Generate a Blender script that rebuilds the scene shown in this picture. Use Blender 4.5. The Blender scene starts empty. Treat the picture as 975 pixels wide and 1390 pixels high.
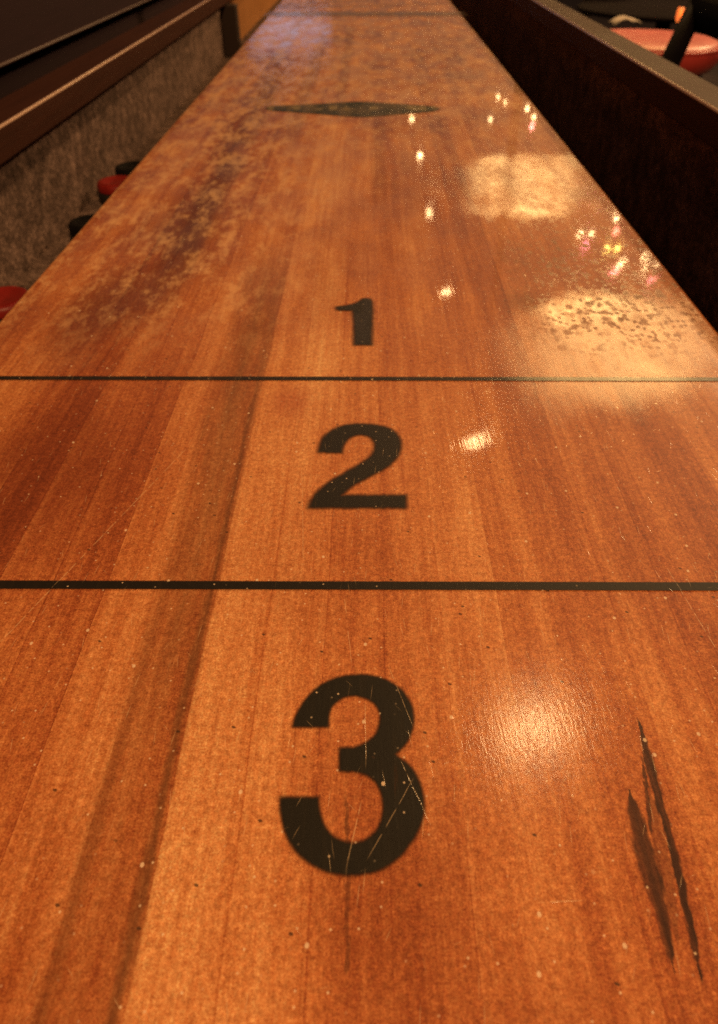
import bpy, bmesh, math, random
import numpy as np
from mathutils import Vector, Matrix
random.seed(7)
scene = bpy.context.scene
COL = scene.collection

# ------------------------------------------------------------------ camera
F, CX, CY, W, H = 976.0, 497.5, 650.0, 975.0, 1390.0      # photograph's pixels
PITCH = math.atan(784.0 / F)
YAW = math.atan(4.5 * math.cos(PITCH) / F)
CAMPOS = Vector((0.0104, 0.0, 0.233))
fwd = Vector((-math.sin(YAW) * math.cos(PITCH), math.cos(YAW) * math.cos(PITCH), -math.sin(PITCH)))
right = Vector((math.cos(YAW), math.sin(YAW), 0))
upv = right.cross(fwd)
cd = bpy.data.cameras.new('camera')
cam = bpy.data.objects.new('camera', cd)
COL.objects.link(cam)
cam.matrix_world = Matrix((( right.x, upv.x, -fwd.x, CAMPOS.x), (right.y, upv.y, -fwd.y, CAMPOS.y),
                           (right.z, upv.z, -fwd.z, CAMPOS.z), (0, 0, 0, 1)))
cd.sensor_fit = 'VERTICAL'
cd.sensor_height = 36.0
cd.lens = F / H * 36.0
cd.shift_y = -(H / 2 - CY) / H
cd.shift_x = -(CX - W / 2) / H
cd.clip_start = 0.01
cd.clip_end = 200
cd.dof.use_dof = True
cd.dof.focus_distance = 0.30
cd.dof.aperture_fstop = (cd.lens / 1000) / 0.0020
scene.camera = cam


def ray(px, py):
    return (fwd + right * ((px - CX) / F) + upv * ((CY - py) / F)).normalized()


def at(px, py, z=0.0):
    """the place on the level z that the photograph shows at this pixel"""
    d = ray(px, py)
    return CAMPOS + d * ((z - CAMPOS.z) / d.z)


def mirrored(px, py, z):
    """where a lamp hangs, at height z, whose reflection in the board the photograph shows there"""
    p = at(px, py, 0.0)
    d = ray(px, py)
    d.z = -d.z
    return p + d * (z / d.z)


# ------------------------------------------------------------------ node helpers
class S:
    """a node socket with arithmetic"""
    def __init__(self, m, s): self.m, self.s = m, s
    def _op(self, op, *a, clamp=False):
        n = self.m.nodes.new('ShaderNodeMath'); n.operation = op; n.use_clamp = clamp
        for i, v in enumerate((self,) + a):
            if isinstance(v, S): self.m.links.new(v.s, n.inputs[i])
            else: n.inputs[i].default_value = v
        return S(self.m, n.outputs[0])
    def __add__(self, o): return self._op('ADD', o)
    __radd__ = __add__
    def __mul__(self, o): return self._op('MULTIPLY', o)
    __rmul__ = __mul__
    def __sub__(self, o): return self._op('SUBTRACT', o)
    def __rsub__(self, o): return (self * -1.0) + o
    def __truediv__(self, o): return self._op('DIVIDE', o)
    def abs(self): return self._op('ABSOLUTE')
    def floor(self): return self._op('FLOOR')
    def frac(self): return self._op('FRACT')
    def pw(self, e): return self._op('POWER', e)
    def max(self, o): return self._op('MAXIMUM', o)
    def min(self, o): return self._op('MINIMUM', o)
    def clamp(self): return self._op('ADD', 0.0, clamp=True)
    def step(self, a, b):
        """smooth 0..1 between a and b (a may be the larger)"""
        n = self.m.nodes.new('ShaderNodeMapRange'); n.interpolation_type = 'SMOOTHSTEP'
        self.m.links.new(self.s, n.inputs[0])
        lo, hi, t0, t1 = (a, b, 0.0, 1.0) if a < b else (b, a, 1.0, 0.0)
        n.inputs[1].default_value, n.inputs[2].default_value = lo, hi
        n.inputs[3].default_value, n.inputs[4].default_value = t0, t1
        return S(self.m, n.outputs[0])


class Mat:
    def __init__(self, name):
        self.mat = bpy.data.materials.new(name); self.mat.use_nodes = True
        t = self.mat.node_tree; self.nodes, self.links = t.nodes, t.links
        self.nodes.clear()
        self.out = self.nodes.new('ShaderNodeOutputMaterial')
        self.bsdf = self.nodes.new('ShaderNodeBsdfPrincipled')
        self.links.new(self.bsdf.outputs[0], self.out.inputs[0])
        self._co = None
    def co(self):
        if not self._co:
            n = self.nodes.new('ShaderNodeTexCoord'); self._co = n.outputs['Object']
        return self._co
    def xyz(self):
        n = self.nodes.new('ShaderNodeSeparateXYZ'); self.links.new(self.co(), n.inputs[0])
        return [S(self, n.outputs[i]) for i in range(3)]
    def vec(self, x, y, z=0.0):
        n = self.nodes.new('ShaderNodeCombineXYZ')
        for i, v in enumerate((x, y, z)):
            if isinstance(v, S): self.links.new(v.s, n.inputs[i])
            else: n.inputs[i].default_value = v
        return n.outputs[0]
    def noise(self, v, scale=1.0, detail=3.0, rough=0.55, w=None, distortion=0.0):
        n = self.nodes.new('ShaderNodeTexNoise')
        if w is not None:
            n.noise_dimensions = '4D'
            if isinstance(w, S): self.links.new(w.s, n.inputs['W'])
            else: n.inputs['W'].default_value = w
        self.links.new(v, n.inputs['Vector'])
        n.inputs['Scale'].default_value = scale; n.inputs['Detail'].default_value = detail
        n.inputs['Roughness'].default_value = rough; n.inputs['Distortion'].default_value = distortion
        return S(self, n.outputs[0])
    def voronoi(self, v, scale=1.0):
        n = self.nodes.new('ShaderNodeTexVoronoi'); n.voronoi_dimensions = '2D'
        self.links.new(v, n.inputs['Vector']); n.inputs['Scale'].default_value = scale
        sp = self.nodes.new('ShaderNodeSeparateColor'); self.links.new(n.outputs['Color'], sp.inputs[0])
        return S(self, n.outputs['Distance']), S(self, sp.outputs[0]), S(self, sp.outputs[1])
    def white(self, x, y):
        n = self.nodes.new('ShaderNodeTexWhiteNoise'); n.noise_dimensions = '2D'
        self.links.new(self.vec(x, y), n.inputs['Vector'])
        return S(self, n.outputs['Value'])
    def ramp(self, fac, stops, interp='LINEAR'):
        n = self.nodes.new('ShaderNodeValToRGB'); n.color_ramp.interpolation = interp
        self.links.new(fac.s, n.inputs[0]); e = n.color_ramp.elements
        while len(e) < len(stops): e.new(0.5)
        for el, (p, c) in zip(e, stops):
            el.position = p; el.color = (c[0], c[1], c[2], 1) if not isinstance(c, float) else (c, c, c, 1)
        return n.outputs[0]
    def mix(self, fac, a, b, mode='MIX'):
        n = self.nodes.new('ShaderNodeMix'); n.data_type = 'RGBA'; n.blend_type = mode
        if isinstance(fac, S): self.links.new(fac.s, n.inputs[0])
        else: n.inputs[0].default_value = fac
        for i, v in ((6, a), (7, b)):
            if isinstance(v, tuple): n.inputs[i].default_value = (*v, 1)
            elif isinstance(v, S): self.links.new(v.s, n.inputs[i])
            else: self.links.new(v, n.inputs[i])
        return n.outputs[2]
    def set(self, name, v):
        if isinstance(v, S): v = v.s
        if isinstance(v, (tuple, float, int)):
            self.bsdf.inputs[name].default_value = (*v, 1) if isinstance(v, tuple) else v
        else: self.links.new(v, self.bsdf.inputs[name])
    def bump(self, h, dist, strength=1.0):
        n = self.nodes.new('ShaderNodeBump'); n.inputs['Distance'].default_value = dist
        n.inputs['Strength'].default_value = strength
        self.links.new(h.s, n.inputs['Height']); self.links.new(n.outputs[0], self.bsdf.inputs['Normal'])


# ------------------------------------------------------------------ the lacquer the board and its markings share
def lacquer(m, x, y, coat=1.0):
    """returns (pale specks, dark specks, fine scratches, wax and painted haze, dark wear) masks; sets gloss and bump"""
    P = m.vec(x, y)
    wob = m.noise(P, 90, 2)
    # dust: round pale specks of two sizes, small dark nicks
    d1, r1, _ = m.voronoi(P, 125)
    pale = d1.step(0.070, 0.02) * r1.step(0.45, 0.98)
    d2, r2, g2 = m.voronoi(m.vec(x + 3.1, y * 0.8 + 1.7), 42)
    pale = pale.max(d2.step(0.034, 0.018) * r2.step(0.55, 0.57))
    d3, r3, _ = m.voronoi(m.vec(x * 0.75 + y * 0.3 + 7.3, y + 2.2), 60)
    dark = d3.step(0.042, 0.02) * r3.step(0.76, 0.78)
    # hairline scratches: strongly stretched cells, three directions, mostly along the board
    scr = None
    for ang, sx, sy, lim, thr in ((0.10, 700, 26, 0.12, 0.88), (-0.16, 600, 24, 0.10, 0.90), (0.45, 700, 30, 0.09, 0.93), (-0.75, 640, 36, 0.09, 0.94), (1.25, 700, 40, 0.08, 0.955)):
        c, s_ = math.cos(ang), math.sin(ang)
        u = (x * c - y * s_) * sx; v = (x * s_ + y * c) * sy
        d, r, _ = m.voronoi(m.vec(u + wob * 0.5 + ang * 37.0, v), 1.0)
        k = d.step(lim, lim * 0.3) * r.step(thr, thr + 0.06)
        scr = k if scr is None else scr.max(k)
    # a few long scratches one can point at
    for (ax, ay, bx, by, wd) in ((252, 610, 0, 872, 5e-4), (468, 812, 478, 905, 3.5e-4), (496, 955, 497, 1040, 3.5e-4), (490, 1090, 470, 1180, 4e-4),
                                 (410, 640, 412, 760, 3.5e-4), (528, 905, 560, 985, 3e-4), (735, 1225, 790, 1222, 5e-4), (690, 960, 740, 925, 5e-4),
                                 (905, 770, 975, 885, 4e-4), (545, 1035, 585, 1120, 3e-4), (560, 1060, 500, 1165, 3e-4)):
        a, b = at(ax, ay), at(bx, by)
        L = (b - a).length; tx, ty = (b.x - a.x) / L, (b.y - a.y) / L
        al = (x - a.x) * tx + (y - a.y) * ty
        ac = ((x - a.x) * -ty + (y - a.y) * tx + (wob - 0.5) * 0.0006).abs()
        k = ac.step(wd * 0.7, wd * 0.15) * al.step(-0.002, 0.003) * al.step(L + 0.002, L - 0.004) * m.noise(P, 260, 2).step(0.36, 0.52)
        scr = scr.max(k)
    # wax, wear and painted far haze: blotches on the far left and on the right in front of the one
    n1 = m.noise(m.vec(x, y * 0.36), 46, 7, 0.74)
    n2 = m.noise(m.vec(x + 5, y * 0.5), 130, 5, 0.72)
    left = x.step(0.02, -0.12) * y.step(0.36, 0.55)
    far = y.step(0.50, 1.3) * 0.85  # pale golden haze of the far board, painted in along with the wax
    wax_haze = (n1 * 0.65 + n2 * 0.35 + far * 0.05).step(0.47, 0.62) * left.max(far).clamp()
    yl_ = y + (n1 - 0.5) * 0.10
    rgt = x.step(0.09, 0.17) * y.step(0.375, 0.44) * y.step(0.78, 0.60)
    wd_, wr_, wg_ = m.voronoi(m.vec(x + (n2 - 0.5) * 0.012, y * 0.8 + (n1 - 0.5) * 0.03), 120)
    wd2, wr2, wg2 = m.voronoi(m.vec(x + (n2 - 0.5) * 0.006, y * 0.8 + 4.0), 230)
    spots = (wd_.step(0.52, 0.20) * wr_.step(0.45, 0.8)).max(wd2.step(0.5, 0.25) * wr2.step(0.5, 0.7) * 0.8)
    wear = spots * rgt * yl_.step(0.40, 0.47) * n1.step(0.38, 0.54)
    gl = m.noise(m.vec(x, y * 0.35), 30, 5, 0.6)
    near = y.step(0.34, 0.16)
    yn = y + (n1 - 0.5) * 0.12 - (x - 0.15) * 0.20
    waxed = x.step(0.05, 0.12) * (yn.step(0.52, 0.45) * yn.step(0.29, 0.43) * 0.22 + yn.step(0.67, 0.72) * yn.step(0.92, 0.84) * (n2 * 0.34 - 0.02))
    waxed = waxed + x.step(0.0, -0.10) * y.step(1.2, 1.6) * (n1 * 0.10)
    crough = 0.018 + gl * 0.03 + wax_haze * left * 0.10 + wear * 0.20 + near * 0.085 + scr * 0.10 + waxed
    smudge = m.noise(m.vec(x + 11, y * 0.4), 26, 5, 0.7).step(0.40, 0.62) * y.step(0.30, 0.50)
    m.set('Roughness', 0.55); m.set('Specular IOR Level', 0.25)
    m.set('Coat Weight', (1.0 - wear * 0.75) * (1.0 - smudge * 0.62) * coat); m.set('Coat Roughness', crough); m.set('Coat IOR', 1.5)
    fine = m.noise(m.vec(x, y * 0.25), 900, 2, 0.5)
    hgt = fine * (near * 0.12 + 0.01) + m.noise(m.vec(x + y * 0.06, y * 0.02), 1100, 2, 0.6) * (y.step(0.75, 0.3) * 0.15) - scr * 0.10 + m.noise(m.vec(x, y * 0.3), 40, 3) * 0.35 + pale * 0.12 + m.noise(m.vec(x + y * 0.12, y * 0.30), 760, 3, 0.65) * (near * 0.20 + 0.010)
    m.bump(hgt, 0.00020, 0.8)
    m.links.new(m.bsdf.inputs['Normal'].links[0].from_socket, m.bsdf.inputs['Coat Normal'])
    return pale, dark, scr, wax_haze, wear


def finish(m, col, masks, amount=1.0):
    pale, dark, scr, wax_haze, wear = masks
    col = m.mix(wax_haze * (0.10 + 0.44 * amount), col, (0.88, 0.50, 0.23))
    col = m.mix(wear * 0.62, col, (0.085, 0.036, 0.014))
    col = m.mix(scr * 0.40 * amount, col, (0.75, 0.5, 0.28))
    col = m.mix(dark * 0.8, col, (0.03, 0.015, 0.008))
    col = m.mix(pale * 0.72, col, (0.80, 0.58, 0.40))
    return col


# ------------------------------------------------------------------ wood of the board
STAVE, SEAM = 0.0242, -0.0554
def board_material():
    m = Mat('maple_staves')
    x0, y, z = m.xyz()
    wav = m.noise(m.vec(0.0, y), 5.0, 2) - 0.5
    x = x0 + wav * 0.006
    k = ((x - SEAM) / STAVE).floor()
    fx = ((x - SEAM) / STAVE).frac()
    seg = ((y + k * 0.37) / 1.3).floor()
    rnd = m.white(k, seg)
    rnd2 = m.white(k + 31.0, seg)
    # tone of each stave, left to right
    tones = {-9: .50, -8: .42, -7: .52, -6: .47, -5: .26, -4: .40, -3: .44, -2: .56, -1: .57, 0: .66, 1: .62, 2: .60, 3: .50, 4: .58,
             5: .55, 6: .40, 7: .52, 8: .42, 9: .47, 10: .50, 11: .44, 12: .5}
    st = [((i + 9 + 0.02) / 22.0, float(tones[i])) for i in range(-9, 13)]
    tone = S(m, m.ramp(((k + 9.5) / 22.0), st, 'CONSTANT'))
    tone = (tone - 0.5) * 0.95 + 0.49 + (rnd - 0.5) * 0.13
    # figure: long soft streaks and fine pores
    g1 = m.noise(m.vec(x * 1.0, y * 0.045), 75, 4, 0.6, w=k * 1.7)
    g2 = m.noise(m.vec(x, y * 0.03), 300, 3, 0.6, w=k * 0.9)
    g3 = m.noise(m.vec(x, y * 0.5), 9, 4, 0.6)
    g4 = m.noise(m.vec(x, y * 0.07), 1100, 2, 0.6)
    grit = m.noise(m.vec(x, y), 1500, 2, 0.6)
    tone = tone + (g1 - 0.5) * 0.75 + (g2 - 0.5) * 0.55 + (g3 - 0.5) * 0.55 + (g4 - 0.5) * 0.26 + (grit - 0.5) * 0.9 + (m.noise(m.vec(x, y), 520, 3, 0.7) - 0.5) * 0.5 + (m.noise(m.vec(x, y), 140, 3, 0.7) - 0.5) * 0.35
    # thin dark glue lines on some seams
    seam = (fx - 0.5).abs().step(0.475, 0.5) * rnd2.step(0.3, 0.9)
    tone = tone - seam * 0.16
    col = m.ramp(tone.clamp(), [(0.0, (0.15, 0.032, 0.010)), (0.28, (0.31, 0.070, 0.021)), (0.55, (0.49, 0.155, 0.048)), (0.8, (0.64, 0.260, 0.098)), (1.0, (0.76, 0.41, 0.18))])
    # the dark heartwood stave beside the numerals, darkest along its right seam
    hw = ((x0 + wav * 0.003) - SEAM) / STAVE
    edge_n = (m.noise(m.vec(x, y * 0.12), 160, 5, 0.65) - 0.5) * 0.75
    inside = (hw + edge_n * 0.25).step(0.10, -0.06) * (hw + edge_n * 0.9 + y * 0.9).step(-1.15, -0.45) * y.step(0.64, 0.50)
    line = (hw + 0.12 + edge_n * 0.45).abs().step(0.17, 0.0) * y.step(0.60, 0.3)
    line2 = (hw + 0.90 + edge_n * 0.4).abs().step(0.20, 0.0) * y.step(0.45, 0.1)
    heart = (inside * (0.40 + edge_n * 1.0 + (g1 - 0.5) * 1.0) * (1.0 - y.step(0.26, 0.06) * 0.40)).max(line * 0.72).max(line2 * 0.45)
    col = m.mix(heart.clamp(), col, (0.085, 0.026, 0.009))
    # red brown heartwood far left
    hw5 = (x0 + wav * 0.01 + 0.148) / 0.022
    red = (hw5 + edge_n).abs().step(1.0, 0.25) * y.step(0.40, 0.62) * y.step(1.65, 1.2) * g3.step(0.30, 0.55)
    col = m.mix(red * 0.62, col, (0.085, 0.020, 0.008))
    hw6 = (x0 + wav * 0.01 + 0.090) / 0.018
    red2 = (hw6 + edge_n).abs().step(1.0, 0.25) * y.step(0.85, 1.1) * y.step(2.2, 1.7)
    col = m.mix(red2 * 0.45, col, (0.10, 0.026, 0.01))
    hw7 = (x0 + wav * 0.01 + 0.033) / 0.014
    red3 = (hw7 + edge_n).abs().step(1.0, 0.25) * y.step(1.1, 1.3) * y.step(2.2, 1.9)
    col = m.mix(red3 * 0.42, col, (0.11, 0.026, 0.01))
    hw8 = (x0 - 0.022) / 0.012
    red4 = (hw8 + edge_n).abs().step(1.0, 0.25) * y.step(0.66, 0.8) * y.step(1.2, 0.95)
    col = m.mix(red4 * 0.30, col, (0.11, 0.026, 0.01))
    # blotches
    for (px, py, rx, ry, a, c) in ((712, 410, .024, .028, .50, (0.13, .036, .012)), (396, 545, .016, .022, .40, (0.30, .045, .02)), (180, 395, .045, .08, .58, (0.11, .022, .009)), (120, 440, .035, .07, .48, (.11, .022, .009)), (330, 175, .03, .13, .40, (.11, .024, .01)), (500, 95, .03, .10, .25, (.14, .03, .012)), (690, 250, .012, .10, .40, (.13, .035, .014)), (790, 265, .02, .03, .35, (.13, .04, .016)),
                                   (255, 300, .05, .12, .55, (0.10, .022, .009)), (625, 104, .04, .035, .35, (0.13, .04, .015)), (640, 62, .03, .05, .35, (0.10, .03, .012)),
                                   (20, 660, .06, .08, .42, (0.16, .03, .012)), (30, 420, .03, .05, .2, (.15, .03, .012)), (865, 415, .05, .05, .25, (.16, .06, .03))):
        c0 = at(px, py)
        dx = (x0 - c0.x) / rx; dy = (y - c0.y) / ry
        d = (dx * dx + dy * dy).pw(0.5) + (g3 - 0.5) * 0.9
        col = m.mix(d.step(1.15, 0.1) * a, col, c)
    # two long dark mineral streaks at the lower right, one thin crack below the three
    for pts, a in (([(866, 972, 0), (872, 1000, 5), (882, 1035, 9), (893, 1080, 7), (908, 1130, 7), (922, 1190, 8), (936, 1250, 7), (946, 1300, 5), (955, 1345, 0)], .97),
                   ([(853, 1068, 0), (861, 1100, 11), (873, 1150, 17), (886, 1195, 17), (898, 1240, 11), (908, 1285, 8), (918, 1330, 0)], .92),
                   ([(868, 1010, 0), (877, 1060, 3), (882, 1110, 4), (884, 1140, 0)], .8),
                   ([(880, 1060, 0), (890, 1120, 12), (902, 1190, 16), (912, 1240, 10), (922, 1290, 0)], .38),
                   ([(468, 1060, 0), (472, 1120, 3), (473, 1200, 4), (472, 1290, 4), (470, 1360, 0)], .5)):
        q = [(at(u, v), w * at(u, v).y * 0 + w * (at(u + 1, v) - at(u, v)).length) for u, v, w in pts]
        q.reverse()
        ylo, yhi = q[0][0].y, q[-1][0].y
        t = ((y - ylo) / (yhi - ylo)).clamp()
        xc = S(m, m.ramp(t, [((p.y - ylo) / (yhi - ylo), float((p.x + 0.3))) for p, w in q])) - 0.3
        hwid = S(m, m.ramp(t, [((p.y - ylo) / (yhi - ylo), float(w * 43)) for p, w in q])) * 0.02
        off = (x0 - xc).abs() - (m.noise(m.vec(x0, y * 0.25), 700, 3) - 0.5) * 0.003
        msk = (off / (hwid + 1e-5)).step(1.2, 0.6) * hwid.step(0.00005, 0.0004) * (0.32 + g2 * 1.3)
        col = m.mix((msk * a).clamp(), col, (0.045, 0.014, 0.007))
    grit2 = m.noise(m.vec(x0, y * 0.8), 480, 6, 0.9)
    col = m.mix(1.0, col, m.ramp(grit2, [(0.28, (0.40, 0.32, 0.26)), (0.50, (0.93, 0.91, 0.88)), (0.72, (1.55, 1.65, 1.75))]), 'MULTIPLY')
    big = m.noise(m.vec(x0 + 3, y * 0.5), 8, 3, 0.6)
    col = m.mix(1.0, col, m.ramp(big, [(0.3, (0.62, 0.47, 0.38)), (0.50, (1.0, 1.0, 1.0)), (0.7, (1.14, 1.26, 1.30))]), 'MULTIPLY')
    col = finish(m, col, lacquer(m, x0, y))
    m.set('Base Color', col)
    return m.mat


def paint_material(name, colour, pattern=False, amount=1.0):
    """black stencil paint under the same lacquer; the rim of each mark fades out (attribute 'cover')"""
    m = Mat(name)
    x, y, z = m.xyz()
    n = m.noise(m.vec(x, y * 0.06), 420, 4, 0.65)
    n2 = m.noise(m.vec(x, y * 0.5), 130, 4, 0.65)
    col = m.mix((n.step(0.45, 0.8) * 0.30).clamp(), colour, (colour[0] * 2.4 + .012, colour[1] * 2.0 + .008, colour[2] * 1.6 + .003))
    if pattern:
        c = (at(370, 147) + at(590, 147)) * 0.5
        d, r, g = m.voronoi(m.vec((x - c.x) * 55, (y - c.y) * 16), 1.0)
        row = ((y - c.y) / 0.018).abs().step(1.0, 0.5)
        dab = d.step(0.46, 0.22) * row * r.step(0.15, 0.3)
        col = m.mix(dab * 0.65, col, (0.24, 0.17, 0.07))
    masks = lacquer(m, x, y, 0.4 if pattern else 1.0)
    col = finish(m, col, masks, amount * 0.75)
    m.set('Base Color', col)
    at_ = m.nodes.new('ShaderNodeAttribute'); at_.attribute_name = 'cover'
    cov = S(m, at_.outputs['Fac'])
    cov = (cov + (n2 - 0.5) * 0.20 + (n - 0.5) * 0.25).step(0.12, 0.80)
    cov = cov * (1.0 - n.step(0.62, 0.80) * 0.45 * amount)
    tr = m.nodes.new('ShaderNodeBsdfTransparent')
    mx = m.nodes.new('ShaderNodeMixShader')
    m.links.new(cov.s, mx.inputs[0]); m.links.new(tr.outputs[0], mx.inputs[1]); m.links.new(m.bsdf.outputs[0], mx.inputs[2])
    m.links.new(mx.outputs[0], m.out.inputs[0])
    return m.mat


# ------------------------------------------------------------------ other materials
def simple(name, col, rough=0.5, var=0.25, scale=60, metal=0.0, spec=0.5, coat=0.0, stretch=(1, 1, 1)):
    m = Mat(name)
    x, y, z = m.xyz()
    n = m.noise(m.vec(x * stretch[0], y * stretch[1], z * stretch[2]), scale, 4, 0.6)
    c2 = tuple(min(1, c * (1 + var)) for c in col); c1 = tuple(c * (1 - var) for c in col)
    m.set('Base Color', m.mix(n.step(0.25, 0.75), c1, c2))
    m.set('Roughness', (n - 0.5) * 0.25 + rough)
    m.set('Metallic', metal); m.set('Specular IOR Level', spec)
    if coat: m.set('Coat Weight', coat)
    return m.mat


def carpet_material():
    m = Mat('gutter_carpet')
    x, y, z = m.xyz()
    P = m.vec(x, y, z)
    n = m.noise(P, 210, 3, 0.75); b = m.noise(P, 48, 4, 0.65); c = m.noise(P, 12, 2)
    t = n * 0.55 + b * 0.35 + c * 0.15
    m.set('Base Color', m.ramp(t, [(0.37, (0.030, 0.019, 0.015)), (0.52, (0.115, 0.073, 0.060)), (0.66, (0.30, 0.195, 0.165))]))
    m.set('Roughness', 0.95); m.set('Specular IOR Level', 0.1)
    m.bump(n, 0.002, 0.8)
    return m.mat


def dark_wood(name, c1, c2, rough=0.32, spec=0.3):
    m = Mat(name)
    x, y, z = m.xyz()
    g = m.noise(m.vec(x * 1.0, y * 0.05, z), 120, 4, 0.6)
    g2 = m.noise(m.vec(x, y * 0.4, z), 14, 3)
    m.set('Base Color', m.mix((g * 0.7 + g2 * 0.4 - 0.05).clamp(), c1, c2))
    m.set('Roughness', rough + (g2 - 0.5) * 0.2); m.set('Specular IOR Level', spec)
    m.bump(g, 0.0003, 0.5)
    return m.mat


def glowing(name, col, strength):
    m = Mat(name)
    m.set('Base Color', col); m.set('Emission Color', col); m.set('Emission Strength', strength)
    return m.mat


M_BOARD = board_material()
M_PAINT = paint_material('stencil_paint', (0.010, 0.0075, 0.0045))
M_LINE = paint_material('line_paint', (0.010, 0.007, 0.005), amount=0.6)
M_FOUL = paint_material('foul_line_paint', (0.12, 0.062, 0.052), amount=0.5)
M_EMBLEM = paint_material('emblem_paint', (0.008, 0.012, 0.004), pattern=True, amount=0.1)
M_CARPET = carpet_material()
M_CAP = dark_wood('rail_varnished_wood', (0.018, 0.0055, 0.0035), (0.060, 0.019, 0.011), 0.6, 0.08)
M_EDGE_SHINE = dark_wood('edge_highlight_wood', (0.30, 0.17, 0.12), (0.52, 0.34, 0.26), 0.24, 0.6)  # pale tone paints the highlight running along the cap edge
M_UNDER = dark_wood('cabinet_wood', (0.014, 0.006, 0.004), (0.036, 0.016, 0.010), 0.7)
M_LINER = dark_wood('lit_liner_wood', (0.22, 0.09, 0.03), (0.40, 0.18, 0.06), 0.45)  # orange tone carries the lamplight on this stretch of wall

# ------------------------------------------------------------------ mesh helpers
def link(name, me, mat, parent=None):
    o = bpy.data.objects.new(name, me); COL.objects.link(o)
    for mm in (mat if isinstance(mat, (list, tuple)) else [mat]): me.materials.append(mm)
    if parent: o.parent = parent
    return o


def from_bm(name, bm, mat, parent=None, smooth=False):
    me = bpy.data.meshes.new(name); bm.to_mesh(me); bm.free()
    if smooth:
        for p in me.polygons: p.use_smooth = True
    return link(name, me, mat, parent)


def box_bm(x0, x1, y0, y1, z0, z1, bev=0.0, seg=2):
    bm = bmesh.new()
    bmesh.ops.create_cube(bm, size=1.0)
    for v in bm.verts:
        v.co = Vector((x0 if v.co.x < 0 else x1, y0 if v.co.y < 0 else y1, z0 if v.co.z < 0 else z1))
    if bev: bmesh.ops.bevel(bm, geom=bm.edges[:], offset=bev, segments=seg, affect='EDGES', profile=0.5)
    return bm


def profile_bm(prof, y0, y1, seglen=0.25, mats=None):
    """extrude a closed (x, z) outline along y; mats[i] is the material slot of the side from point i to i+1"""
    bm = bmesh.new()
    n = max(2, int((y1 - y0) / seglen) + 1)
    rings = [[bm.verts.new((x, y0 + (y1 - y0) * j / (n - 1), z)) for x, z in prof] for j in range(n)]
    for j in range(n - 1):
        for i in range(len(prof)):
            k = (i + 1) % len(prof)
            f = bm.faces.new((rings[j][i], rings[j][k], rings[j + 1][k], rings[j + 1][i]))
            if mats: f.material_index = mats[i]
            f.smooth = False
    bm.faces.new(rings[0]); bm.faces.new(rings[-1][::-1])
    bmesh.ops.recalc_face_normals(bm, faces=bm.faces[:])
    return bm


def lathe_bm(prof, n=48, cx=0, cy=0):
    """turn an (r, z) outline round the z axis"""
    bm = bmesh.new(); rings = []
    for r, z in prof:
        if r < 1e-6: rings.append([bm.verts.new((cx, cy, z))])
        else: rings.append([bm.verts.new((cx + r * math.cos(2 * math.pi * i / n), cy + r * math.sin(2 * math.pi * i / n), z)) for i in range(n)])
    for a, b in zip(rings, rings[1:]):
        for i in range(n):
            k = (i + 1) % n
            if len(a) == 1 and len(b) > 1: bm.faces.new((a[0], b[i], b[k]))
            elif len(b) == 1 and len(a) > 1: bm.faces.new((a[i], b[0], a[k]))
            elif len(a) > 1: bm.faces.new((a[i], b[i], b[k], a[k]))
    bmesh.ops.recalc_face_normals(bm, faces=bm.faces[:])
    return bm


def bar_bm(pts, radii, n=10):
    """a tapered round or oval bar through the points"""
    bm = bmesh.new(); rings = []
    pts = [Vector(p) for p in pts]
    for i, p in enumerate(pts):
        t = (pts[min(i + 1, len(pts) - 1)] - pts[max(i - 1, 0)]).normalized()
        a = t.cross(Vector((0, 1, 0.01))).normalized(); b = t.cross(a)
        r = radii[i] if isinstance(radii[i], tuple) else (radii[i], radii[i])
        rings.append([bm.verts.new(p + a * r[0] * math.cos(2 * math.pi * j / n) + b * r[1] * math.sin(2 * math.pi * j / n)) for j in range(n)])
    for A, B in zip(rings, rings[1:]):
        for j in range(n): bm.faces.new((A[j], A[(j + 1) % n], B[(j + 1) % n], B[j]))
    bm.faces.new(rings[0]); bm.faces.new(rings[-1][::-1])
    bmesh.ops.recalc_face_normals(bm, faces=bm.faces[:])
    return bm


def thing(name, label, cat, loc=(0, 0, 0), rz=0.0, group=None):
    o = bpy.data.objects.new(name, None); COL.objects.link(o)
    o.empty_display_size = 0.05; o.location = loc; o.rotation_euler = (0, 0, rz)
    o['label'] = label; o['category'] = cat; o['kind'] = 'thing'
    if group: o['group'] = group
    return o


# ------------------------------------------------------------------ the shuffleboard table
T = thing('shuffleboard_table', 'long varnished maple shuffleboard table with numbered zones, seen from its end', 'game table')
Y0, Y1 = 0.025, 3.9           # the board's ends
HB = 0.254                    # half its width
TH = 0.07
b = 0.004
prof = [(-HB, -TH), (HB, -TH)] + [(HB - b + b * math.cos(a), -b + b * math.sin(a)) for a in (0, math.pi / 8, math.pi / 4, 3 * math.pi / 8, math.pi / 2)] \
     + [(-HB + b - b * math.sin(a), -b + b * math.cos(a)) for a in (0, math.pi / 8, math.pi / 4, 3 * math.pi / 8, math.pi / 2)]
BOARD = from_bm('playing_board', profile_bm(prof, Y0, Y1, 0.3), M_BOARD, T)
BOARD['label'] = 'orange brown maple playing surface with scratched glossy lacquer'


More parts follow.
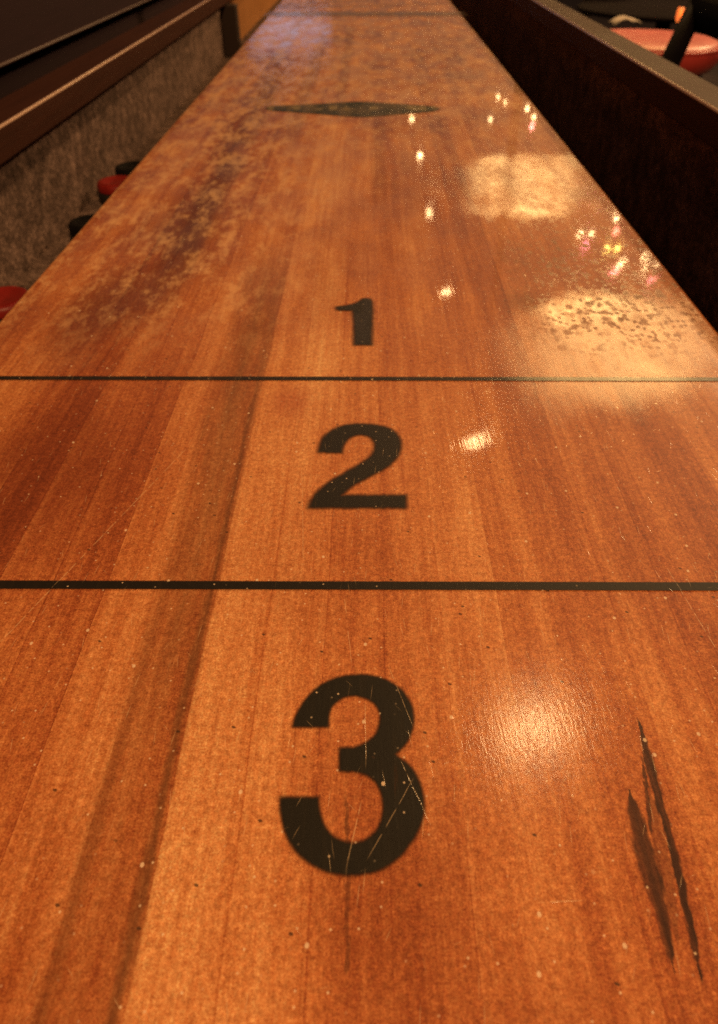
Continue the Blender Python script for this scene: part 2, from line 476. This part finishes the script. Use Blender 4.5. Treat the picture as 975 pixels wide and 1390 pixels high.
def decal(name, ring, mat, soft, z=0.0004, label=None, res=0.0006):
    """a flat painted mark inside the outline 'ring' (world points); its rim fades over 'soft' metres to both sides"""
    P = np.array([(p[0], p[1]) for p in ring]); Q = np.roll(P, -1, 0)
    lo, hi = P.min(0) - soft * 1.2, P.max(0) + soft * 1.2
    nx, ny = [max(4, int(math.ceil((hi[k] - lo[k]) / (res if k == 0 else res * 1.3)))) for k in (0, 1)]
    gx, gy = np.meshgrid(np.linspace(lo[0], hi[0], nx + 1), np.linspace(lo[1], hi[1], ny + 1))
    G = np.stack([gx.ravel(), gy.ravel()], 1)
    dist = np.full(len(G), 1e9); inside = np.zeros(len(G), bool)
    for a, b in zip(P, Q):
        e = b - a; t = np.clip(((G - a) @ e) / max(1e-12, e @ e), 0, 1)
        dist = np.minimum(dist, np.hypot(*(G - a - t[:, None] * e).T))
        c = (a[1] > G[:, 1]) != (b[1] > G[:, 1])
        if c.any():
            inside[c] ^= G[c, 0] < (b[0] - a[0]) * (G[c, 1] - a[1]) / (b[1] - a[1]) + a[0]
    cover = np.clip(np.where(inside, dist, -dist) / (2 * soft) + 0.5, 0, 1)
    idx = np.arange((nx + 1) * (ny + 1)).reshape(ny + 1, nx + 1)
    quads = np.stack([idx[:-1, :-1], idx[:-1, 1:], idx[1:, 1:], idx[1:, :-1]], -1).reshape(-1, 4)
    quads = quads[cover[quads].max(1) > 0.0]
    used = np.unique(quads); remap = np.zeros(len(G), int); remap[used] = np.arange(len(used))
    me = bpy.data.meshes.new(name)
    me.from_pydata([(g[0], g[1], z) for g in G[used]], [], remap[quads].tolist())
    me.attributes.new('cover', 'FLOAT', 'POINT').data.foreach_set('value', cover[used].astype(np.float32))
    me.update()
    o = link(name, me, mat, BOARD)
    if label: o['label'] = label
    return o


def smooth_path(segs, step=5):
    """segs: lists of points, each smoothed with Catmull-Rom; corners are kept between lists"""
    out = []
    for s in segs:
        P = [Vector((p[0], p[1])) for p in s]
        if len(P) == 1: out.append(P[0]); continue
        for i in range(len(P) - 1):
            p0 = P[max(i - 1, 0)]; p1 = P[i]; p2 = P[i + 1]; p3 = P[min(i + 2, len(P) - 1)]
            for j in range(step):
                t = j / step
                out.append(0.5 * ((2 * p1) + (p2 - p0) * t + (2 * p0 - 5 * p1 + 4 * p2 - p3) * t * t + (3 * p1 - p0 - 3 * p2 + p3) * t ** 3))
        out.append(P[-1])
    r = []
    for p in out:
        if not r or (p - r[-1]).length > 1e-3: r.append(p)
    if (r[0] - r[-1]).length < 1e-3: r.pop()
    return r


def numeral(segs, ox, oy, k, soft, label):
    ring = [at(ox + p.x / k, oy + p.y / k) for p in smooth_path(segs)]
    return decal('numeral', ring, M_PAINT, soft * 1.45, label=label)


three = [[(172, 388), (190, 330), (235, 255), (300, 190), (380, 150), (480, 133), (560, 137), (640, 162), (710, 212), (753, 280), (765, 350), (752, 420), (720, 478), (672, 524)],
         [(672, 524), (740, 572), (785, 640), (810, 720), (815, 800), (795, 880), (750, 960), (690, 1030), (610, 1083), (520, 1110), (430, 1113), (330, 1093), (240, 1045), (175, 980), (131, 890), (113, 800), (112, 733)],
         [(112, 733), (299, 733)],
         [(299, 733), (306, 800), (327, 870), (372, 925), (440, 955), (500, 953), (560, 920), (600, 860), (616, 790), (608, 720), (580, 662), (533, 624), (480, 608), (402, 604)],
         [(402, 604), (402, 491)],
         [(402, 491), (470, 488), (530, 466), (580, 420), (600, 350), (590, 300), (555, 260), (500, 238), (440, 238), (388, 265), (355, 310), (347, 388)]]
numeral(three, 350, 880, 3.611, 0.0011, 'large black stencilled 3 nearest the viewer')
two = [[(160, 1259), (695, 1259)], [(695, 1259), (698, 1190)], [(698, 1190), (345, 1190)],
       [(345, 1190), (400, 1140), (500, 1085), (590, 1035), (645, 985), (668, 925), (658, 870), (615, 826), (540, 803), (450, 796), (360, 803), (282, 835), (232, 885), (212, 952)],
       [(212, 952), (343, 956)],
       [(343, 956), (352, 912), (388, 872), (440, 856), (490, 866), (521, 897), (522, 935), (500, 975), (450, 1012), (370, 1058), (285, 1110), (218, 1160), (180, 1208), (160, 1259)]]
numeral(two, 380, 380, 4.0625, 0.0022, 'black stencilled 2 between the two black lines')
one = [[(410, 361), (506, 361)], [(506, 361), (511, 250), (511, 135)], [(511, 135), (503, 111), (480, 104), (455, 106)],
       [(455, 106), (425, 126), (390, 138), (314, 150)], [(314, 150), (320, 168), (403, 170)], [(403, 170), (408, 250), (410, 361)]]
numeral(one, 380, 380, 4.0625, 0.0026, 'small black stencilled 1 beyond the farther line')

emb = [[(26, 107), (60, 94), (210, 88), (350, 79), (520, 71), (650, 78), (760, 85), (900, 95), (945, 107)],
       [(945, 107), (900, 124), (760, 136), (650, 146), (520, 153), (350, 141), (210, 130), (60, 119), (26, 107)]]
ring = [at(355 + p.x / 3.9, 120 + p.y / 3.9) for p in smooth_path(emb)]
decal('emblem', ring, M_EMBLEM, 0.005, res=0.002, label='flat dark green diamond emblem with a row of pale worn lettering')


def cross_line(name, y, half, mat, soft, label):
    n = 4
    ring = [Vector((-HB + 0.006 + (2 * HB - 0.012) * i / n, y - half)) for i in range(n + 1)] + [Vector((HB - 0.006 - (2 * HB - 0.012) * i / n, y + half)) for i in range(n + 1)]
    return decal(name, ring, mat, soft, label=label, res=max(0.0008, soft * 0.5))


cross_line('scoring_line', at(487, 795.5).y, 0.0023, M_LINE, 0.0006, 'thicker looking black line between 3 and 2')
cross_line('scoring_line', at(487, 514.5).y, 0.0021, M_LINE, 0.0010, 'thinner looking black line between 2 and 1')
cross_line('foul_line', at(480, 19).y, 0.040, M_FOUL, 0.035, 'faded dark line across the far part of the board')

# gutters and rails.  left: wall at -0.378, right: wall at 0.400
FL = -0.094
Ya, Yb = -0.25, 4.2
POSTY = 2.22
def rail(side, wall_x, front_x, cap_w, ztop, zbot, with_liner):
    s = side
    g = 0.012
    ys = POSTY + 0.05 if with_liner else Yb
    o = from_bm('gutter_wall', box_bm(min(wall_x, wall_x + s * g), max(wall_x, wall_x + s * g), Ya, ys, FL, zbot), M_CARPET, T)
    o['label'] = 'brown speckled carpet on the gutter side' if with_liner else 'dark shaded carpet on the gutter side'
    if with_liner:
        o = from_bm('gutter_wall', box_bm(wall_x - g, wall_x, ys + 0.002, Yb, FL, zbot), M_LINER, T)
        o['label'] = 'wood gutter side beyond the post, its lamplit orange put into the colour'
    # outer cabinet side
    xo = wall_x + s * g + s * 0.001
    from_bm('cabinet_side', box_bm(min(xo, xo + s * 0.022), max(xo, xo + s * 0.022), Ya, Yb, -0.20, zbot - 0.001, 0.001, 1), M_UNDER, T)
    # cap with a rounded inner edge, its highlight line painted pale
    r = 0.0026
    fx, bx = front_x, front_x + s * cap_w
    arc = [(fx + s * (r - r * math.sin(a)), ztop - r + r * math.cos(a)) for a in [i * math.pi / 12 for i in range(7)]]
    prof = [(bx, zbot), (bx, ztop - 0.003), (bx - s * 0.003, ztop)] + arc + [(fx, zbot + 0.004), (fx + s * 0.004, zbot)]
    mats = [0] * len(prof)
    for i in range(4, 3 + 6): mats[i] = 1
    c = from_bm('rail_cap', profile_bm(prof, Ya, Yb, 0.3, mats), [M_CAP, M_EDGE_SHINE], T)
    c['label'] = 'dark varnished rail cap with a pale highlight painted on its inner edge'
    x0, x1 = sorted((s * HB - s * 0.03, wall_x))
    f = from_bm('gutter_floor', box_bm(x0, x1, Ya, Yb, FL - 0.02, FL), M_CARPET, T)

rail(-1, -0.378, -0.360, 0.052, 0.0575, 0.023, True)
rail(+1, 0.345, 0.333, 0.0425, 0.0825, 0.050, False)
from_bm('support_post', box_bm(-0.3775, -0.338, POSTY, POSTY + 0.045, FL + 0.001, 0.0225, 0.002), M_UNDER, T)
for yy in (Ya - 0.03, Yb + 0.002):
    from_bm('end_panel', box_bm(-0.39, 0.357, yy, yy + 0.028, -0.20, 0.02, 0.002), M_UNDER, T)
from_bm('cradle_beam', box_bm(-0.21, 0.21, 0.06, 3.86, -0.19, -TH - 0.001), M_UNDER, T)
for yy in (0.35, 3.4):
    for xx in (-0.22, 0.22):
        from_bm('leg', box_bm(xx - 0.05, xx + 0.05, yy, yy + 0.10, -0.759, -0.201, 0.004), M_UNDER, T)

# ------------------------------------------------------------------ pucks in the left gutter
M_RED = simple('red_plastic', (0.20, 0.010, 0.007), 0.45, 0.15, 80, spec=0.3)
M_BLACK = simple('black_plastic', (0.004, 0.0033, 0.0033), 0.55, 0.2, 80, spec=0.15)
M_STEEL = simple('dark_steel', (0.035, 0.03, 0.028), 0.4, 0.2, 90, metal=0.6)
def puck(name, cap_mat, loc, label, rz):
    t = thing(name, label, 'puck', loc, rz, 'pucks lying in the left gutter')
    R = 0.029
    from_bm('base', lathe_bm([(0, 0), (R - .003, 0), (R - .001, .0012), (R, .003), (R, .0135), (R - .0012, .015), (0, .015)]), M_STEEL, t, True)
    from_bm('cap', lathe_bm([(0, .0152), (R - .0012, .0152), (R - .001, .017), (R - .001, .023), (R - .003, .0262), (R - .007, .0272), (R - .011, .0262), (R - .013, .0255), (0, .0255)]), cap_mat, t, True)
    return t


def puck_at(px, py, dz=0.0):
    """left end of the puck's top rim, as the photograph shows it"""
    p = at(px, py, FL + 0.026)
    return (max(p.x + 0.029, -0.378 + 0.0295), p.y, FL + 0.0005 + dz)


puck('shuffleboard_puck', M_BLACK, puck_at(155, 226), 'black puck lying in the left gutter behind the red one, farthest of the row', 0.3)
puck('shuffleboard_puck', M_RED, puck_at(131, 246), 'red capped puck wedged between the two black pucks in the left gutter', 1.3)
puck('shuffleboard_puck', M_BLACK, puck_at(92, 301), 'black puck in front of the red capped puck in the left gutter', 2.3)
puck('shuffleboard_puck', M_RED, puck_at(-42, 404), 'red capped puck cut off by the left picture edge, nearest of the row', 0.9)

# ------------------------------------------------------------------ what stands round the table
ground = from_bm('floor', box_bm(-12, 14, -6, 24, -0.80, -0.76), simple('dark_carpet_floor', (0.016, 0.009, 0.011), 0.8, 0.5, 6), None)
ground['kind'] = 'structure'; ground['label'] = 'dark carpeted bar floor'; ground['category'] = 'floor'

M_PANEL = dark_wood('dark_wall_panel', (0.015, 0.006, 0.009), (0.030, 0.012, 0.018), 0.8, 0.15)
wl = thing('panelled_partition', 'dark purplish partition with an overhanging upper half behind the left rail', 'partition', (-0.60, 1.9, -0.76))
from_bm('panel', box_bm(-0.05, -0.006, -2.6, 3.9, 0, 0.788, 0.002), M_PANEL, wl)
from_bm('piping', bar_bm([(0.033, -2.6, 0.7925), (0.033, 3.9, 0.7925)], [.0028, .0028]), simple('pale_piping', (0.07, 0.035, 0.035), 0.5), wl, True)  # thin paler tube along the cushion's lower edge
from_bm('back_cushion', box_bm(-0.045, 0.030, -2.6, 3.9, 0.7895, 1.06, 0.005, 3), M_PANEL, wl)

M_VINYL = simple('red_vinyl', (0.46, 0.045, 0.036), 0.42, 0.12, 20)
M_VINYL2 = simple('dark_red_vinyl', (0.22, 0.02, 0.02), 0.5, 0.2, 20)
M_CHROME = simple('dull_chrome', (0.22, 0.2, 0.2), 0.35, 0.1, 40, metal=1.0)
M_DARK = simple('black_matt_wood', (0.004, 0.0022, 0.0032), 0.85, 0.3, 30, spec=0.06)


def stool(label, loc, mat, R=0.20, h=0.70):
    t = thing('bar_stool', label, 'stool', loc, 0.2, 'round red bar stools beyond the right rail')
    from_bm('seat', lathe_bm([(0, h - .075), (R * .80, h - .075), (R * .90, h - .068), (R * .985, h - .045), (R, h - .025), (R * .97, h - .008), (R * .88, h), (R * .5, h + .004), (0, h + .005)], 64), mat, t, True)
    from_bm('seat_piping', lathe_bm([(R * .972 + .005 * math.cos(a), h - .014 + .005 * math.sin(a)) for a in [i * math.pi / 4 for i in range(9)]], 64), mat, t, True)
    from_bm('seat_band', lathe_bm([(R * .70, h - .095), (R * .82, h - .095), (R * .82, h - .076), (R * .70, h - .076)], 48), M_CHROME, t, True)
    from_bm('column', lathe_bm([(0, .02), (.028, .02), (.028, h - .1), (.05, h - .09), (0, h - .088)], 24), M_CHROME, t, True)
    from_bm('foot_ring', lathe_bm([(.15, .26), (.157, .267), (.15, .274), (.143, .267), (.15, .26)], 40), M_CHROME, t, True)
    from_bm('base', lathe_bm([(0, 0), (.21, 0), (.21, .008), (.05, .022), (0, .022)], 40), M_CHROME, t, True)
    return t


p = at(880, 51, -0.06)
stool('red vinyl round bar stool just beyond the right rail, brightly lit', (p.x, p.y, -0.76), M_VINYL)
p = at(803, -24, -0.10)
stool('dark red round bar stool in the gloom, farther than the bright one', (p.x, p.y, -0.76), M_VINYL2)

# a dark chair whose slanting back post crosses the bright stool
a0, a1 = at(893, 92, -0.10), None
def on_ray(px, py, dist): return CAMPOS + ray(px, py) * dist
pt = on_ray(897, 112, 1.50); pb = on_ray(949, 0, 1.62)
ch = thing('dark_chair', 'black wooden chair with a slanting back post in front of the red stool', 'chair', (pt.x + 0.12, pt.y, -0.76))
base = Vector(ch.location)
d = (pb - pt).normalized()
for dy, nm in ((0.0, 'back_post'), (-0.42, 'back_post')):
    q0 = pt - d * 0.20 - base; q1 = pb + d * 0.05 - base
    from_bm(nm, bar_bm([q0 + Vector((0, dy, 0)), (q0 + q1) / 2 + Vector((0, dy, 0)), q1 + Vector((0, dy, 0))], [(.017, .018), (.018, .018), (.015, .016)]), M_DARK, ch, True)
q0 = pt - d * 0.20 - base
from_bm('seat', box_bm(q0.x - 0.38, q0.x + 0.02, q0.y - 0.44, q0.y + 0.02, q0.z - 0.035, q0.z - 0.002, 0.008), M_DARK, ch)
for lx in (q0.x - 0.35, q0.x - 0.01):
    for ly in (q0.y, q0.y - 0.41):
        from_bm('leg', bar_bm([(lx, ly, 0), (lx, ly, q0.z - 0.036)], [.014, .018]), M_DARK, ch, True)
from_bm('back_rail', bar_bm([pb - base - d * .02, pb - base - d * .02 + Vector((0, -.42, 0))], [(.012, .03), (.012, .03)]), M_DARK, ch, True)

# low cafe table with two candle glasses and a napkin
p = at(915, 12, -0.16)
tb = thing('cafe_table', 'small black round cafe table in the dark behind the bright red stool', 'table', (p.x, p.y + 0.1, -0.76))
from_bm('tabletop', lathe_bm([(0, .575), (.40, .575), (.42, .583), (.42, .592), (.41, .598), (0, .598)], 56), M_DARK, tb, True)
from_bm('pedestal', lathe_bm([(0, 0), (.24, 0), (.24, .012), (.04, .03), (.035, .55), (.12, .573), (0, .574)], 32), M_DARK, tb, True)
TZ = -0.76 + 0.5985
# a dark unseen stand added along the right side, which the board mirrors against the lit ceiling
sd = thing('added_stand', 'added black stand, unseen beyond the right rail, for dark shapes mirrored in the lacquer', 'stand', (0.55, 2.9, -0.76))
from_bm('pole', bar_bm([(0, 0, 0.03), (0, 0, 1.3), (0, 0, 2.05)], [.020, .018, .014]), M_DARK, sd, True)
from_bm('brace', bar_bm([(0, 0.005, 1.46), (0.10, -0.03, 1.36), (0.24, -0.08, 1.18)], [.014, .016, .014]), M_DARK, sd, True)
from_bm('base', lathe_bm([(0, 0), (.13, 0), (.13, .012), (.03, .03), (0, .03)], 32), M_DARK, sd, True)

M_AMBER = Mat('amber_glass'); M_AMBER.set('Base Color', (0.75, 0.26, 0.07)); M_AMBER.set('Roughness', 0.25); M_AMBER.set('Transmission Weight', 0.6); M_AMBER.set('Emission Color', (1.0, 0.30, 0.07)); M_AMBER.set('Emission Strength', 0.3)
M_FLAME = glowing('flame', (1.0, 0.45, 0.12), 6.0)
M_WAX = simple('candle_wax', (0.7, 0.5, 0.3), 0.6)
for (px, py, lab, sc) in ((922, 30, 'round amber candle glass glowing left of the chair post', 1.0), (962, 34, 'narrow amber candle glass glowing at the right picture edge', 0.62)):
    p = at(px, py, TZ)
    c = thing('candle_glass', lab, 'candle', (p.x, p.y, TZ + 0.0005), 0, 'glowing candle glasses on the cafe table')
    r = 0.017 * sc
    from_bm('glass', lathe_bm([(0, 0), (r * .7, 0), (r, .012), (r * 1.05, .03), (r * .9, .05), (r * .84, .05), (r * .98, .03), (r * .93, .014), (r * .66, .004), (0, .004)], 28), M_AMBER.mat, c, True)
    from_bm('wax', lathe_bm([(0, .0045), (r * .6, .0045), (r * .6, .018), (0, .018)], 20), M_WAX, c, True)
    from_bm('flame', lathe_bm([(0, .019), (.003, .023), (.0035, .027), (.0015, .034), (0, .037)], 12), M_FLAME, c, True)
p = at(848, 33, TZ)
nb = bmesh.new()
bmesh.ops.create_grid(nb, x_segments=10, y_segments=6, size=1.0)
for v in nb.verts:
    v.co = Vector((v.co.x * 0.055, v.co.y * 0.045, 0.006 + 0.018 * (1 - abs(v.co.x)) ** 0.6 + 0.004 * math.sin(5 * v.co.x + 3 * v.co.y)))
r_ = bmesh.ops.extrude_face_region(nb, geom=nb.faces[:])
for v in [g for g in r_['geom'] if isinstance(g, bmesh.types.BMVert)]: v.co.z -= 0.005
bmesh.ops.recalc_face_normals(nb, faces=nb.faces[:])
napk = from_bm('napkin', nb, simple('grey_napkin_paper', (0.30, 0.25, 0.22), 0.9, 0.1, 60), None, True)
napk.location = (p.x, p.y, TZ + 0.0005); napk['label'] = 'crumpled pale napkin on the dark table behind the bright red stool'; napk['category'] = 'napkin'; napk['kind'] = 'thing'
bpy.context.view_layer.update()

# ------------------------------------------------------------------ lamps of the bar and unseen added fills (all hang above the picture)
EXPO = 0.54
scene.view_settings.view_transform = 'Standard'
scene.view_settings.look = 'None'
scene.view_settings.exposure = EXPO
scene.view_settings.gamma = 1.0


def point(name, loc, power, col, radius):
    l = bpy.data.lights.new(name, 'POINT'); l.energy = power; l.color = col; l.shadow_soft_size = radius
    o = bpy.data.objects.new(name, l); o.location = loc; COL.objects.link(o)
    return o


def area(name, corners, power, col, shape='RECTANGLE'):
    """a level lit ceiling panel between the places whose reflections the board shows"""
    xs = [c.x for c in corners]; ys = [c.y for c in corners]
    l = bpy.data.lights.new(name, 'AREA'); l.shape = shape
    l.size = max(xs) - min(xs); l.size_y = max(ys) - min(ys)
    l.energy = power * l.size * l.size_y; l.color = col
    o = bpy.data.objects.new(name, l); o.location = ((max(xs) + min(xs)) / 2, (max(ys) + min(ys)) / 2, corners[0].z); COL.objects.link(o)
    return o


WARM = (1.0, 0.60, 0.255)
HZ = 1.6
for (px, py) in ((725, 990), (645, 600), (605, 397), (583, 289), (570, 211), (559, 161)):
    point('pendant_or_fill', mirrored(px, py, HZ), 11.0 if py > 900 else 2.4 if py > 500 else 1.2, WARM, 0.05 if py > 900 else 0.028 if py > 500 else 0.022)
point('pendant_or_fill', (0.55, -1.1, 1.75), 140.0, WARM, 0.06)  # unseen fill added behind the camera to light the board evenly
point('pendant_or_fill', (3.0, 4.2, 2.4), 300.0, (1.0, 0.60, 0.27), 0.06)  # unseen fill added off to the right to brighten the far board
for (x0, y0, x1, y1, e) in ((628, 220, 806, 290, 17.0), (700, 405, 990, 520, 29.0)):
    area('ceiling_panel', [mirrored(x0, y0, HZ), mirrored(x1, y1, HZ)], e, (1.0, 0.57, 0.19), 'ELLIPSE')
for (px, py, e, c) in ((676, 132, 2.0, WARM), (686, 139, 2.0, WARM), (716, 147, 2.0, WARM), (725, 159, 3.0, WARM), (722, 172, 1.5, (1, .25, .2)), (666, 162, .6, WARM),
                       (788, 318, 2.2, WARM), (803, 318, 1.2, WARM), (795, 334, 1.6, (1, .22, .28)), (836, 296, 2.0, WARM), (836, 314, 1.2, (1, .25, .15)),
                       (824, 337, 1.4, (1, .6, .12)), (838, 337, 1.4, (1, .6, .12)), (843, 358, 2.6, WARM), (834, 370, 1.6, (1, .22, .18)),
                       (876, 349, 2.4, WARM), (877, 364, 2.4, WARM), (886, 379, 1.6, (1, .25, .22)), (893, 356, 1.2, WARM)):
    point('bar_light', mirrored(px, py, 1.25), e * 0.13, c, 0.016)
l = bpy.data.lights.new('screen_glow', 'AREA'); l.shape = 'ELLIPSE'; l.size = 0.95; l.size_y = 0.18; l.energy = 0.24; l.color = (0.80, 0.74, 1.0)
o = bpy.data.objects.new('screen_glow', l); o.location = mirrored(362, 44, 0.50); COL.objects.link(o)
o.rotation_euler = (Vector((0, 1.5, 0)) - o.location).to_track_quat('-Z', 'Y').to_euler()

w = bpy.data.worlds.new('World'); scene.world = w; w.use_nodes = True
nt = w.node_tree
bg = nt.nodes['Background']
# dim reddish bar room, with the glow of its lit far end beyond the table
tc = nt.nodes.new('ShaderNodeTexCoord')
dt = nt.nodes.new('ShaderNodeVectorMath'); dt.operation = 'DOT_PRODUCT'
nt.links.new(tc.outputs['Generated'], dt.inputs[0]); dt.inputs[1].default_value = (0.05, 0.963, 0.265)
mr = nt.nodes.new('ShaderNodeMapRange'); mr.interpolation_type = 'SMOOTHSTEP'
nt.links.new(dt.outputs['Value'], mr.inputs[0]); mr.inputs[1].default_value = 0.80; mr.inputs[2].default_value = 0.99
mr.inputs[3].default_value = 0.022; mr.inputs[4].default_value = 0.11
bg.inputs[0].default_value = (0.90, 0.48, 0.32, 1)
nt.links.new(mr.outputs[0], bg.inputs[1])
scene.cycles.use_denoising = False
scene.cycles.max_bounces = 6
scene.cycles.sample_clamp_indirect = 4.0
scene.cycles.sample_clamp_direct = 5.0
